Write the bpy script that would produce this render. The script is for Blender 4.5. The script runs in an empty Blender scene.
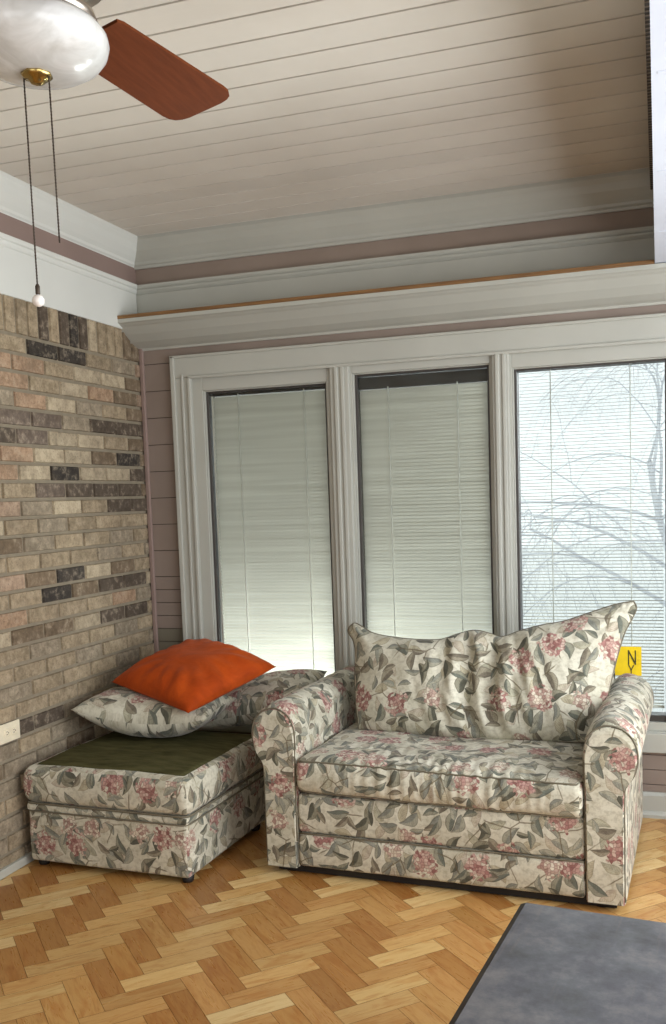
import bpy, bmesh, math, random
from mathutils import Vector, Matrix, noise
R = math.radians
rnd = random.Random(7)
scene = bpy.context.scene
COL = scene.collection

# ------------------------------------------------------------------ materials
class NT:
    """small helper around a node tree"""
    def __init__(s, name):
        s.m = bpy.data.materials.new(name); s.m.use_nodes = True
        s.t = s.m.node_tree; s.t.nodes.clear()
        s.out = s.n('ShaderNodeOutputMaterial')
    def n(s, typ, **kw):
        nd = s.t.nodes.new(typ)
        for k, v in kw.items(): setattr(nd, k, v)
        return nd
    def put(s, sock, v):
        if isinstance(v, bpy.types.NodeSocket): s.t.links.new(v, sock)
        elif v is not None: sock.default_value = v
    def math(s, op, a, b=None, c=None, clamp=False):
        nd = s.n('ShaderNodeMath', operation=op, use_clamp=clamp)
        for i, v in enumerate((a, b, c)): s.put(nd.inputs[i], v)
        return nd.outputs[0]
    def vmath(s, op, a, b=None, scale=None):
        nd = s.n('ShaderNodeVectorMath', operation=op)
        s.put(nd.inputs[0], a); s.put(nd.inputs[1], b)
        if scale is not None: s.put(nd.inputs['Scale'], scale)
        return nd.outputs[0]
    def smooth(s, v, lo, hi, a=0., b=1.):
        nd = s.n('ShaderNodeMapRange', interpolation_type='SMOOTHSTEP')
        s.put(nd.inputs['Value'], v)
        for k, x in (('From Min', lo), ('From Max', hi), ('To Min', a), ('To Max', b)): s.put(nd.inputs[k], x)
        return nd.outputs[0]
    def mix(s, f, a, b, blend='MIX'):
        nd = s.n('ShaderNodeMix', data_type='RGBA', blend_type=blend)
        s.put(nd.inputs[0], f); s.put(nd.inputs[6], c4(a)); s.put(nd.inputs[7], c4(b))
        return nd.outputs[2]
    def ramp(s, f, stops, interp='LINEAR'):
        nd = s.n('ShaderNodeValToRGB'); nd.color_ramp.interpolation = interp
        e = nd.color_ramp.elements
        while len(e) < len(stops): e.new(.5)
        for el, (p, c) in zip(e, stops): el.position = p; el.color = c4(c)
        s.put(nd.inputs[0], f); return nd.outputs[0]
    def noise(s, vec, scale, detail=3, rough=.55, dist=0., out=0):
        nd = s.n('ShaderNodeTexNoise'); s.put(nd.inputs['Vector'], vec)
        nd.inputs['Scale'].default_value = scale; nd.inputs['Detail'].default_value = detail
        nd.inputs['Roughness'].default_value = rough; nd.inputs['Distortion'].default_value = dist
        return nd.outputs[out]
    def coord(s, which='Object'): return s.n('ShaderNodeTexCoord').outputs[which]
    def attr(s, name): return s.n('ShaderNodeAttribute', attribute_name=name).outputs['Color']
    def bump(s, h, strength=.3, dist=.01):
        nd = s.n('ShaderNodeBump'); nd.inputs['Strength'].default_value = strength
        nd.inputs['Distance'].default_value = dist; s.put(nd.inputs['Height'], h); return nd.outputs[0]
    def bsdf(s, col, rough=.6, normal=None, spec=.5, metal=0., sheen=0., coat=0.):
        nd = s.n('ShaderNodeBsdfPrincipled')
        s.put(nd.inputs['Base Color'], c4(col)); s.put(nd.inputs['Roughness'], rough)
        s.put(nd.inputs['Specular IOR Level'], spec); nd.inputs['Metallic'].default_value = metal
        nd.inputs['Sheen Weight'].default_value = sheen; nd.inputs['Coat Weight'].default_value = coat
        if normal is not None: s.put(nd.inputs['Normal'], normal)
        return nd.outputs[0]
    def done(s, sh): s.t.links.new(sh, s.out.inputs['Surface']); return s.m

def c4(c):
    if isinstance(c, (tuple, list)) and len(c) == 3: return (c[0], c[1], c[2], 1.)
    return c
def srgb(r, g, b):
    f = lambda v: (v/255/12.92) if v/255 <= .04045 else ((v/255+.055)/1.055)**2.4
    return (f(r), f(g), f(b))

def paint(name, col, rough=.5, var=.06, scale=3., spec=.4):
    k = NT(name); o = k.coord()
    v = k.noise(o, scale, 4)
    dark = tuple(x*(1-var*2.2) for x in col); light = tuple(min(1, x*(1+var)) for x in col)
    c = k.ramp(v, [(.3, dark), (.7, light)])
    return k.done(k.bsdf(c, rough, k.bump(k.noise(o, 60, 2), .05, .004), spec))

def floral(name='floral upholstery'):
    k = NT(name)
    uv = k.coord('UV')
    nz = k.n('ShaderNodeTexNoise'); k.put(nz.inputs['Vector'], uv)
    nz.inputs['Scale'].default_value = 22; nz.inputs['Detail'].default_value = 1
    off = k.vmath('SCALE', k.vmath('SUBTRACT', nz.outputs['Color'], (.5, .5, .5)), scale=.012)
    p = k.vmath('ADD', uv, off)
    col = k.ramp(k.noise(uv, 7, 4), [(.3, srgb(184, 180, 160)), (.7, srgb(216, 213, 196))])
    def leaves(col, seed, scale, ln, wd, keep, stops, curve=6., dark=.55):
        q = k.vmath('ADD', p, seed)
        vo = k.n('ShaderNodeTexVoronoi', voronoi_dimensions='2D'); k.put(vo.inputs['Vector'], q)
        vo.inputs['Scale'].default_value = scale; vo.inputs['Randomness'].default_value = .75
        d = k.vmath('SUBTRACT', q, vo.outputs['Position'])
        sp = k.n('ShaderNodeSeparateColor'); k.put(sp.inputs[0], vo.outputs['Color'])
        ro = k.n('ShaderNodeVectorRotate', rotation_type='Z_AXIS'); k.put(ro.inputs['Vector'], d)
        k.put(ro.inputs['Angle'], k.math('MULTIPLY', sp.outputs[0], 6.283))
        xy = k.n('ShaderNodeSeparateXYZ'); k.put(xy.inputs[0], ro.outputs[0])
        a, b = xy.outputs[0], xy.outputs[1]
        b = k.math('ADD', b, k.math('MULTIPLY', k.math('MULTIPLY', a, a), curve))
        # leaf outline: wide near the stalk, pointed at the tip
        t = k.math('DIVIDE', a, ln)
        prof = k.math('MULTIPLY', k.math('SUBTRACT', 1., k.math('MULTIPLY', t, t)), k.math('SUBTRACT', 1., k.math('MULTIPLY', t, .45)))
        m = k.math('SUBTRACT', prof, k.math('DIVIDE', k.math('ABSOLUTE', b), wd))
        inside = k.math('MULTIPLY', k.smooth(m, 0., .12), k.math('LESS_THAN', sp.outputs[1], keep))
        lc = k.ramp(sp.outputs[2], stops, 'CONSTANT')
        # half the leaf lighter than the other, vein and side ribs
        half = k.smooth(b, -wd*.12, wd*.12)
        rib = k.math('SINE', k.math('MULTIPLY', k.math('ADD', a, k.math('MULTIPLY', k.math('ABSOLUTE', b), -1.2)), 700.))
        lc = k.mix(k.math('MULTIPLY', half, .35), lc, srgb(196, 190, 164))
        lc = k.mix(k.math('MULTIPLY', k.smooth(rib, .3, 1.), .22), lc, srgb(74, 70, 54))
        edge = k.math('MULTIPLY', k.smooth(m, .34, .02), dark)
        lc = k.mix(edge, lc, srgb(70, 62, 50))
        return k.mix(inside, col, lc)
    pale = [(0., srgb(176, 168, 144)), (.35, srgb(168, 166, 146)), (.7, srgb(186, 176, 158))]
    green = [(0., srgb(108, 112, 102)), (.22, srgb(132, 134, 124)), (.45, srgb(90, 90, 78)), (.66, srgb(150, 151, 138)), (.82, srgb(118, 110, 96))]
    col = leaves(col, (3.3, 1.7, 0), 12., .040, .016, .8, pale, 5., .35)
    col = leaves(col, (.37, .91, 0), 10.5, .046, .0165, .78, green)
    col = leaves(col, (2.9, 7.7, 0), 11.5, .038, .019, .6, green, 12.)
    col = leaves(col, (7.13, 4.41, 0), 15., .030, .011, .62, green, -9.)
    # twigs: thin wandering dark lines
    tw = k.n('ShaderNodeTexVoronoi', voronoi_dimensions='2D', feature='DISTANCE_TO_EDGE'); k.put(tw.inputs['Vector'], k.vmath('ADD', p, (2.2, 5.1, 0)))
    tw.inputs['Scale'].default_value = 6.5
    twm = k.math('MULTIPLY', k.smooth(tw.outputs['Distance'], .022, .006), k.smooth(k.noise(p, 9, 1), .48, .56))
    col = k.mix(k.math('MULTIPLY', twm, .8), col, srgb(104, 92, 70))
    # flower heads: clusters of small petals in rose and cream
    def blooms(col, seed, scale, rad, keep, stops):
        q = k.vmath('ADD', p, seed)
        vo = k.n('ShaderNodeTexVoronoi', voronoi_dimensions='2D'); k.put(vo.inputs['Vector'], q)
        vo.inputs['Scale'].default_value = scale; vo.inputs['Randomness'].default_value = .7
        sp = k.n('ShaderNodeSeparateColor'); k.put(sp.inputs[0], vo.outputs['Color'])
        dist = k.vmath('LENGTH', k.vmath('SUBTRACT', q, vo.outputs['Position']))
        nd = k.n('ShaderNodeVectorMath', operation='LENGTH'); k.put(nd.inputs[0], k.vmath('SUBTRACT', q, vo.outputs['Position']))
        dist = k.math('ADD', nd.outputs['Value'], k.math('MULTIPLY', k.math('SUBTRACT', k.noise(q, 34, 2), .5), .045))
        m = k.math('MULTIPLY', k.smooth(dist, rad, rad*.86), k.math('LESS_THAN', sp.outputs[1], keep))
        pe = k.n('ShaderNodeTexVoronoi', voronoi_dimensions='2D'); k.put(pe.inputs['Vector'], q); pe.inputs['Scale'].default_value = 92
        pd = k.n('ShaderNodeTexVoronoi', voronoi_dimensions='2D', feature='DISTANCE_TO_EDGE'); k.put(pd.inputs['Vector'], q); pd.inputs['Scale'].default_value = 92
        s2 = k.n('ShaderNodeSeparateColor'); k.put(s2.inputs[0], pe.outputs['Color'])
        pc = k.ramp(s2.outputs[0], stops, 'CONSTANT')
        pc = k.mix(k.math('MULTIPLY', k.smooth(pd.outputs['Distance'], .18, .02), .6), pc, srgb(120, 88, 80))
        hole = k.math('LESS_THAN', s2.outputs[1], k.smooth(dist, rad*.45, rad, .98, .45))
        return k.mix(k.math('MULTIPLY', m, hole), col, pc)
    rose = [(0., srgb(182, 146, 136)), (.25, srgb(160, 116, 110)), (.42, srgb(198, 174, 160)), (.58, srgb(142, 98, 92)), (.70, srgb(188, 156, 144)), (.82, srgb(206, 196, 178))]
    cream = [(0., srgb(206, 194, 174)), (.3, srgb(186, 162, 148)), (.55, srgb(214, 206, 188)), (.8, srgb(166, 136, 124))]
    col = blooms(col, (1.21, 8.3, 0), 5.6, .050, .74, rose)
    col = blooms(col, (5.6, 2.9, 0), 5.6, .040, .36, cream)
    col = leaves(col, (9.7, 6.2, 0), 9., .034, .012, .5, green, 8.)
    col = k.mix(k.smooth(k.noise(uv, 55, 3, .7), .42, .66, 0, .34), col, k.mix(1., col, srgb(150, 140, 122), 'MULTIPLY'))
    wea = k.noise(uv, 420, 1)
    hgt = k.math('ADD', k.math('MULTIPLY', wea, .12), k.math('MULTIPLY', k.noise(uv, 20, 4, .6), 1.0))
    return k.done(k.bsdf(col, .85, k.bump(hgt, .22, .012), .18, sheen=.15))

def brick_mat():
    k = NT('tumbled brick'); o = k.coord()
    t = k.attr('tint')
    n1 = k.noise(o, 34, 5, .65); n2 = k.noise(o, 130, 3, .6)
    c = k.mix(k.smooth(n1, .42, .72, 0, .6), t, k.mix(1., t, (.42, .40, .38), 'MULTIPLY'))
    c = k.mix(k.smooth(n1, .50, .28, 0, .38), c, srgb(196, 180, 156))
    c = k.mix(k.smooth(n2, .52, .72, 0, .5), c, srgb(88, 78, 68))
    c = k.mix(k.smooth(k.noise(o, 9, 3), .45, .75, 0, .35), c, srgb(104, 92, 78))
    h = k.math('ADD', k.math('MULTIPLY', n1, .6), k.math('MULTIPLY', n2, .4))
    return k.done(k.bsdf(c, .9, k.bump(h, .55, .006), .15))

def plank_mat():
    k = NT('oak herringbone'); t = k.attr('tint'); uv = k.coord('UV')
    g = k.vmath('MULTIPLY', uv, (9., 95., 1.))
    n1 = k.noise(g, 1., 5, .6, 1.2); n2 = k.noise(k.vmath('MULTIPLY', uv, (5., 26., 1.)), 1., 3, .5, 2.0)
    c = k.mix(k.smooth(n2, .45, .7, 0, .55), t, k.mix(1., t, srgb(226, 192, 152), 'MULTIPLY'))
    c = k.mix(k.smooth(n1, .50, .78, 0, .5), c, k.mix(1., t, srgb(196, 160, 124), 'MULTIPLY'))
    ro = k.smooth(n1, .3, .7, .26, .4)
    return k.done(k.bsdf(c, ro, k.bump(n1, .08, .003), .5))

def board_mat(name, lo, hi, rough=.55, spec=.35):
    k = NT(name); t = k.attr('tint'); o = k.coord()
    c = k.ramp(k.noise(o, 2.2, 4), [(.3, lo), (.7, hi)])
    c = k.mix(1., c, t, 'MULTIPLY')
    return k.done(k.bsdf(c, rough, k.bump(k.noise(k.vmath('MULTIPLY', o, (2., 30., 30.)), 3., 2), .06, .004), spec))

def flat(name, col, rough=.5, metal=0., spec=.5, coat=0.):
    k = NT(name); v = k.noise(k.coord(), 24, 3)
    c = k.ramp(v, [(.3, tuple(x*.9 for x in col)), (.7, tuple(min(1, x*1.06) for x in col))])
    return k.done(k.bsdf(c, rough, None, spec, metal, coat=coat))

def glass_mat():
    k = NT('window glass')
    tr = k.n('ShaderNodeBsdfTransparent'); tr.inputs[0].default_value = (.96, .98, .97, 1)
    gl = k.n('ShaderNodeBsdfGlossy'); gl.inputs['Roughness'].default_value = .03
    lw = k.n('ShaderNodeFresnel'); lw.inputs['IOR'].default_value = 1.25
    mx = k.n('ShaderNodeMixShader'); k.put(mx.inputs[0], lw.outputs[0]); k.put(mx.inputs[1], tr.outputs[0]); k.put(mx.inputs[2], gl.outputs[0])
    return k.done(mx.outputs[0])

def slat_mat():
    k = NT('blind slat vinyl')
    c = k.ramp(k.noise(k.vmath('MULTIPLY', k.coord(), (1., 1., 40.)), 1., 2), [(.3, srgb(196, 192, 180)), (.7, srgb(216, 213, 202))])
    df = k.n('ShaderNodeBsdfDiffuse'); k.put(df.inputs[0], c)
    tl = k.n('ShaderNodeBsdfTranslucent'); k.put(tl.inputs[0], c)
    mx = k.n('ShaderNodeMixShader'); mx.inputs[0].default_value = .5
    k.put(mx.inputs[1], df.outputs[0]); k.put(mx.inputs[2], tl.outputs[0])
    return k.done(mx.outputs[0])

def velvet_mat():
    k = NT('orange velvet'); o = k.coord()
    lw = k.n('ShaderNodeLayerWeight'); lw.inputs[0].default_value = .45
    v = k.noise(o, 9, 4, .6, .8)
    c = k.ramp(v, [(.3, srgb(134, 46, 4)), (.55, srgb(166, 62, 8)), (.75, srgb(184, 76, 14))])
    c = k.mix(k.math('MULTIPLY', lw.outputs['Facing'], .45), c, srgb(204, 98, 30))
    return k.done(k.bsdf(c, .75, k.bump(k.noise(o, 14, 3, .6), .3, .02), .15, sheen=.04))

def table_mat():
    k = NT('worn dark tabletop'); o = k.coord()
    n1 = k.noise(o, 7, 9, .74); n2 = k.noise(k.vmath('MULTIPLY', o, (60., 4., 1.)), 1., 4, .6); n3 = k.noise(o, 90, 2)
    c = k.ramp(n1, [(.34, srgb(34, 33, 36)), (.5, srgb(62, 62, 69)), (.68, srgb(100, 97, 96))])
    c = k.mix(k.smooth(n2, .58, .74, 0, .25), c, srgb(108, 94, 82))
    ro = k.math('ADD', k.smooth(k.noise(o, 11, 4, .7), .3, .7, .36, .5), k.math('MULTIPLY', n3, .1))
    return k.done(k.bsdf(c, ro, k.bump(n3, .06, .003), 1.))

def wave_trim_mat():
    k = NT('ribbed dark moulding'); o = k.coord()
    xyz = k.n('ShaderNodeSeparateXYZ'); k.put(xyz.inputs[0], o)
    w = k.math('SINE', k.math('MULTIPLY', xyz.outputs[1], 2*math.pi/.022))
    c = k.mix(k.smooth(w, .2, .8), srgb(58, 46, 38), srgb(132, 118, 104))
    return k.done(k.bsdf(c, .6, k.bump(w, .4, .003)))

M = {}
M['white'] = paint('white paint shaded', srgb(174, 174, 165), .42, .03)  # same white paint, darkened to put the back wall's shade into it
M['white_lit'] = paint('white paint lit', srgb(212, 214, 208), .5, .02)  # same trim paint, lighter: light falling on the left wall is in the colour
M['soffit'] = paint('white soffit paint', srgb(206, 212, 224), .5, .03, 5)
M['mauve'] = paint('mauve wall paint', srgb(140, 120, 112), .6, .05)
M['siding'] = board_mat('mauve board paint', srgb(128, 114, 104), srgb(143, 129, 119))
M['ceiling'] = board_mat('ceiling board paint', srgb(208, 201, 190), srgb(220, 214, 204))
M['groove'] = flat('dark groove', srgb(46, 37, 33), .9)
M['floral'] = floral()
M['piping'] = flat('dark welt cord', srgb(112, 106, 90), .8, spec=.2)
M['olive'] = (lambda k: k.done(k.bsdf(k.ramp(k.noise(k.vmath('MULTIPLY', k.coord(), (4., 14., 4.)), 3., 5, .6), [(.3, srgb(66, 64, 40)), (.7, srgb(90, 87, 58))]), .95, k.bump(k.noise(k.coord(), 240, 2), .4, .003), .05)))(NT('olive deck cloth'))
M['brick'] = brick_mat()
M['mortar'] = flat('grey tan mortar', srgb(138, 128, 110), .95, spec=.1)
M['plank'] = plank_mat()
M['floorgap'] = flat('floor joint', srgb(96, 62, 34), .8)
M['glass'] = glass_mat()
M['slat'] = slat_mat()
M['cord'] = flat('white cord', srgb(232, 232, 224), .6)
M['cord2'] = (lambda k: k.done(k.bsdf(k.ramp(k.noise(k.coord(), 40, 2), [(.3, srgb(236, 236, 226)), (.7, srgb(248, 248, 240))]), .6)))(NT('white ladder cord'))
M['sash'] = flat('dark bronze sash', srgb(60, 56, 52), .45)
M['railwood'] = (lambda k: k.done(k.bsdf(k.ramp(k.noise(k.vmath('MULTIPLY', k.coord(), (2., 30., 30.)), 3., 4), [(.3, srgb(98, 68, 36)), (.7, srgb(136, 98, 54))]), .6)))(NT('raw brown wood'))
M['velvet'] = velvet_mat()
M['table'] = table_mat()
M['tableedge'] = flat('black table edge', srgb(30, 28, 28), .5)
M['blade'] = (lambda k: k.done(k.bsdf(k.ramp(k.noise(k.vmath('MULTIPLY', k.coord(), (30., 3., 3.)), 3., 4), [(.3, srgb(92, 46, 22)), (.7, srgb(108, 56, 29))]), .65, None, .08)))(NT('brown fan blade wood'))
M['brass'] = flat('polished brass', srgb(178, 154, 98), .25, 1.)
M['chrome'] = flat('brushed nickel', srgb(190, 180, 168), .3, 1.)
M['milk'] = (lambda k: k.done(k.bsdf(k.ramp(k.noise(k.coord(), 9, 4, .6, 1.5), [(.35, srgb(190, 190, 186)), (.6, srgb(214, 215, 213))]), .22, None, .5, coat=.3)))(NT('milky marbled glass'))
M['chain'] = flat('dark pull chain', srgb(70, 60, 50), .5, .6)
M['crystal'] = flat('clear acrylic ball', srgb(226, 220, 214), .12, 0., .8)
M['cream'] = flat('cream plastic', srgb(226, 216, 190), .45)
M['slot'] = flat('dark slot', srgb(40, 36, 32), .7)
M['black'] = flat('black wood and shade', srgb(24, 20, 18), .6)
M['yellow'] = flat('yellow sign card', srgb(236, 202, 10), .6)
M['ink'] = flat('dark lettering', srgb(62, 56, 20), .7)
M['bark'] = flat('haze pale bark', srgb(214, 216, 222), .95)  # outdoor haze is put into the colour, hence so pale
M['ground'] = flat('pale outdoor ground', srgb(240, 241, 240), .95)
M['eave'] = flat('eave boards', srgb(120, 116, 108), .9)
M['ribbed'] = wave_trim_mat()

# ------------------------------------------------------------------ mesh helpers
def link(name, bm, mat, parent=None, smooth=False, uvbox=None, loc=None):
    bm.normal_update()
    if uvbox is not None:
        lay = bm.loops.layers.uv.verify()
        for f in bm.faces:
            n = f.normal; a = max(range(3), key=lambda i: abs(n[i]))
            for l in f.loops:
                c = l.vert.co
                u, v = ((c.y, c.z), (c.x, c.z), (c.x, c.y))[a]
                l[lay].uv = (u+uvbox[0]+a*1.37, v+uvbox[1]+a*.73)
    me = bpy.data.meshes.new(name); bm.to_mesh(me); bm.free()
    if isinstance(mat, (list, tuple)):
        for m in mat: me.materials.append(m)
    else: me.materials.append(mat)
    if smooth:
        for p in me.polygons: p.use_smooth = True
    o = bpy.data.objects.new(name, me); COL.objects.link(o)
    if parent is not None: o.parent = parent
    if loc is not None: o.location = loc
    return o
def thing(name, label, cat, loc=(0, 0, 0), rotz=0, group=None):
    o = bpy.data.objects.new(name, None); COL.objects.link(o)
    o.location = loc; o.rotation_euler = (0, 0, rotz); o.empty_display_size = .1
    o['label'] = label; o['category'] = cat
    if group: o['group'] = group
    return o
def tag(o, label, cat, group=None):
    o['label'] = label; o['category'] = cat
    if group: o['group'] = group
    return o
def struct(o, label=None):
    o['kind'] = 'structure'
    if label: o['label'] = label
    return o
def sempty(name, loc=(0, 0, 0)):
    o = bpy.data.objects.new(name, None); COL.objects.link(o); o.location = loc; o['kind'] = 'structure'; return o
def add_box(bm, x0, x1, y0, y1, z0, z1, mi=0, bev=0.):
    vs = [bm.verts.new((x, y, z)) for x in (x0, x1) for y in (y0, y1) for z in (z0, z1)]
    fs = []
    for q in ((0, 1, 3, 2), (4, 6, 7, 5), (0, 4, 5, 1), (2, 3, 7, 6), (0, 2, 6, 4), (1, 5, 7, 3)):
        f = bm.faces.new([vs[i] for i in q]); f.material_index = mi; fs.append(f)
    if bev:
        es = {e for f in fs for e in f.edges}
        bmesh.ops.bevel(bm, geom=list(es), offset=bev, segments=2, affect='EDGES', profile=.5)
    return vs
def box(name, mat, b, parent=None, bev=0., **kw):
    bm = bmesh.new(); add_box(bm, *b, bev=bev); return link(name, bm, mat, parent, **kw)
def add_tube(bm, pts, r, n=8, closed=False, mi=0):
    pts = [Vector(p) for p in pts]; rings = []
    N = len(pts); up = Vector((0, 0, 1))
    prev = None
    for i, p in enumerate(pts):
        a = pts[(i-1) % N] if (closed or i > 0) else p
        b = pts[(i+1) % N] if (closed or i < N-1) else p
        d = (b-a).normalized() if (b-a).length > 1e-9 else Vector((0, 0, 1))
        if prev is None:
            s = d.cross(up) if abs(d.z) < .9 else d.cross(Vector((1, 0, 0)))
        else: s = prev - d*prev.dot(d)
        s.normalize(); prev = s; t = d.cross(s)
        rr = r[i] if isinstance(r, (list, tuple)) else r
        rings.append([bm.verts.new(p + (s*math.cos(2*math.pi*k/n)+t*math.sin(2*math.pi*k/n))*rr) for k in range(n)])
    for i in range(N if closed else N-1):
        A, B = rings[i], rings[(i+1) % N]
        for k in range(n):
            f = bm.faces.new((A[k], A[(k+1) % n], B[(k+1) % n], B[k])); f.smooth = True; f.material_index = mi
    if not closed:
        bm.faces.new(rings[0][::-1]).material_index = mi; bm.faces.new(rings[-1]).material_index = mi
def tube(name, mat, pts, r, parent=None, n=8, closed=False, **kw):
    bm = bmesh.new(); add_tube(bm, pts, r, n, closed); return link(name, bm, mat, parent, **kw)
def lathe(name, mat, prof, parent=None, n=40, loc=None):
    bm = bmesh.new(); rings = []
    for r, z in prof:
        rings.append([bm.verts.new((max(r, 1e-4)*math.cos(2*math.pi*k/n), max(r, 1e-4)*math.sin(2*math.pi*k/n), z)) for k in range(n)])
    for A, B in zip(rings, rings[1:]):
        for k in range(n): bm.faces.new((A[k], A[(k+1) % n], B[(k+1) % n], B[k]))
    bm.faces.new(rings[0][::-1]); bm.faces.new(rings[-1])
    bmesh.ops.recalc_face_normals(bm, faces=bm.faces)
    return link(name, bm, mat, parent, smooth=True, loc=loc)
def sweep(name, mat, prof, a, b, axis, mitre0=False, mitre1=False):
    """a moulding: prof = [(d, z)] with d the projection from the wall; axis 'x' lies on the back wall, 'y' on the left wall"""
    bm = bmesh.new(); A, B = [], []
    for d, z in prof:
        if axis == 'x':
            A.append(bm.verts.new((a+(d if mitre0 else 0), -d, z))); B.append(bm.verts.new((b-(d if mitre1 else 0), -d, z)))
        else:
            A.append(bm.verts.new((d, a, z))); B.append(bm.verts.new((d, b-(d if mitre1 else 0), z)))
    n = len(prof)
    for i in range(n):
        j = (i+1) % n; bm.faces.new((A[i], A[j], B[j], B[i]))
    bm.faces.new(A); bm.faces.new(B)
    bmesh.ops.recalc_face_normals(bm, faces=bm.faces)
    return struct(link(name, bm, mat))

def softbox(w, d, h, r, n=(24, 18, 10), fn=None):
    """rounded upholstery block centred in x, y from 0..d, z from 0..h"""
    bm = bmesh.new(); V = {}
    def coords(N, L):  # denser near the edges so that the rounding is smooth
        m = 5; e = [r*(i/m) for i in range(m)]
        mid = [r+(L-2*r)*i/N for i in range(N+1)]
        return e+mid+[L-x for x in e[::-1]]
    X = [x-w/2 for x in coords(n[0], w)]; Y = coords(n[1], d); Z = coords(n[2], h)
    def vert(i, j, k):
        key = (i, j, k)
        if key not in V:
            p = Vector((X[i], Y[j], Z[k]))
            c = Vector((min(max(p.x, -w/2+r), w/2-r), min(max(p.y, r), d-r), min(max(p.z, r), h-r)))
            q = p-c
            if q.length > 1e-9:
                # cube corner zone -> rounded: scale by the largest component
                m = max(abs(q.x), abs(q.y), abs(q.z)); q = q.normalized()*m
            p = c+q
            if fn: p = p+fn(p)
            V[key] = bm.verts.new(p)
        return V[key]
    I, J, K = len(X)-1, len(Y)-1, len(Z)-1
    for i in range(I):
        for j in range(J):
            for k in (0, K):
                q = [vert(i, j, k), vert(i+1, j, k), vert(i+1, j+1, k), vert(i, j+1, k)]
                bm.faces.new(q if k else q[::-1])
    for i in range(I):
        for k in range(K):
            for j in (0, J):
                q = [vert(i, j, k), vert(i+1, j, k), vert(i+1, j, k+1), vert(i, j, k+1)]
                bm.faces.new(q if j == 0 else q[::-1])
    for j in range(J):
        for k in range(K):
            for i in (0, I):
                q = [vert(i, j, k), vert(i, j+1, k), vert(i, j+1, k+1), vert(i, j, k+1)]
                bm.faces.new(q if i else q[::-1])
    return bm
def catmull(pts, n=8, closed=False):
    P = [Vector(p) for p in pts]; out = []; N = len(P)
    for i in range(N if closed else N-1):
        p0 = P[i-1] if (closed or i > 0) else P[0]*2-P[1]
        p1, p2 = P[i], P[(i+1) % N]
        p3 = P[(i+2) % N] if (closed or i+2 < N) else P[-1]*2-P[-2]
        for k in range(n):
            t = k/n
            out.append(.5*((2*p1)+(p2-p0)*t+(2*p0-5*p1+4*p2-p3)*t*t+(3*p1-p0-3*p2+p3)*t**3))
    if not closed: out.append(P[-1])
    return out
def resample(pts, n):
    L = [0.]
    for a, b in zip(pts, pts[1:]): L.append(L[-1]+(b-a).length)
    out = []; j = 0
    for i in range(n+1):
        s = L[-1]*i/n
        while j < len(L)-2 and L[j+1] < s: j += 1
        t = (s-L[j])/max(1e-9, L[j+1]-L[j]); out.append(pts[j].lerp(pts[j+1], min(1, max(0, t))))
    return out
def nz(x, y, z, s): return noise.noise(Vector((x*s, y*s, z*s)))

# ------------------------------------------------------------------ room shell
XR, YR, XS = 3.3, -6.2, 2.264          # right wall, rear wall, soffit edge
ZC, ZS = 2.515, 2.14
rail_z = 2.136

# floor: oak herringbone, every block its own faces in the one floor mesh
def build_floor():
    bm = bmesh.new(); tl = bm.loops.layers.float_color.new('tint'); uvl = bm.loops.layers.uv.verify()
    L, w = .2236, .0709
    O = Vector((.994, -1.561)); e1 = Vector((1, -1))/math.sqrt(2); e2 = Vector((1, 1))/math.sqrt(2)
    base = [bm.verts.new((x, y, -.004)) for x, y in ((-.1, YR-.1), (XR+.1, YR-.1), (XR+.1, .1), (-.1, .1))]
    f = bm.faces.new(base); f.material_index = 1
    for l in f.loops: l[tl] = (1, 1, 1, 1)
    pal_b = [srgb(194, 144, 88), srgb(184, 132, 78), srgb(202, 154, 98), srgb(174, 122, 70), srgb(198, 148, 94), srgb(188, 138, 82), srgb(178, 126, 74)]
    pal_a = [srgb(222, 184, 130), srgb(212, 170, 116), srgb(230, 196, 146), srgb(204, 158, 104), srgb(234, 202, 154), srgb(216, 174, 120), srgb(202, 154, 100)]  # lighter set: grain sheen on these blocks is put into their colour
    g = .0006
    def plank(u0, v0, du, dv, along_u):
        c = O+e1*(u0+du/2)+e2*(v0+dv/2)
        if not (-.2 < c.x < XR+.2 and YR-.2 < c.y < .2): return
        pts = [(u0+g, v0+g), (u0+du-g, v0+g), (u0+du-g, v0+dv-g), (u0+g, v0+dv-g)]
        vs = []
        for u, v in pts:
            p = O+e1*u+e2*v
            vs.append(bm.verts.new((min(max(p.x, -.05), XR+.05), min(max(p.y, YR-.05), .05), 0)))
        fc = bm.faces.new(vs); col = rnd.choice(pal_b if along_u else pal_a)
        kk = rnd.uniform(.82, .99); r0, r1 = rnd.uniform(0, 40), rnd.uniform(0, 40)
        for l, (u, v) in zip(fc.loops, pts):
            l[tl] = (col[0]*kk*.93, col[1]*kk*.93, col[2]*kk*.78, 1)
            a, b = (u-u0, v-v0) if along_u else (v-v0, u-u0)
            l[uvl].uv = (a+r0, b+r1)
    for m in range(-22, 26):
        for k in range(-75, 75):
            plank(-k*w+m*L, k*w+m*L, L, w, True)
            plank(L-(k+1)*w+m*L, (k+1)*w+m*L, w, L, False)
    o = link('floor', bm, [M['plank'], M['floorgap']]); return struct(o, 'oak herringbone block floor')
build_floor()

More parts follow.
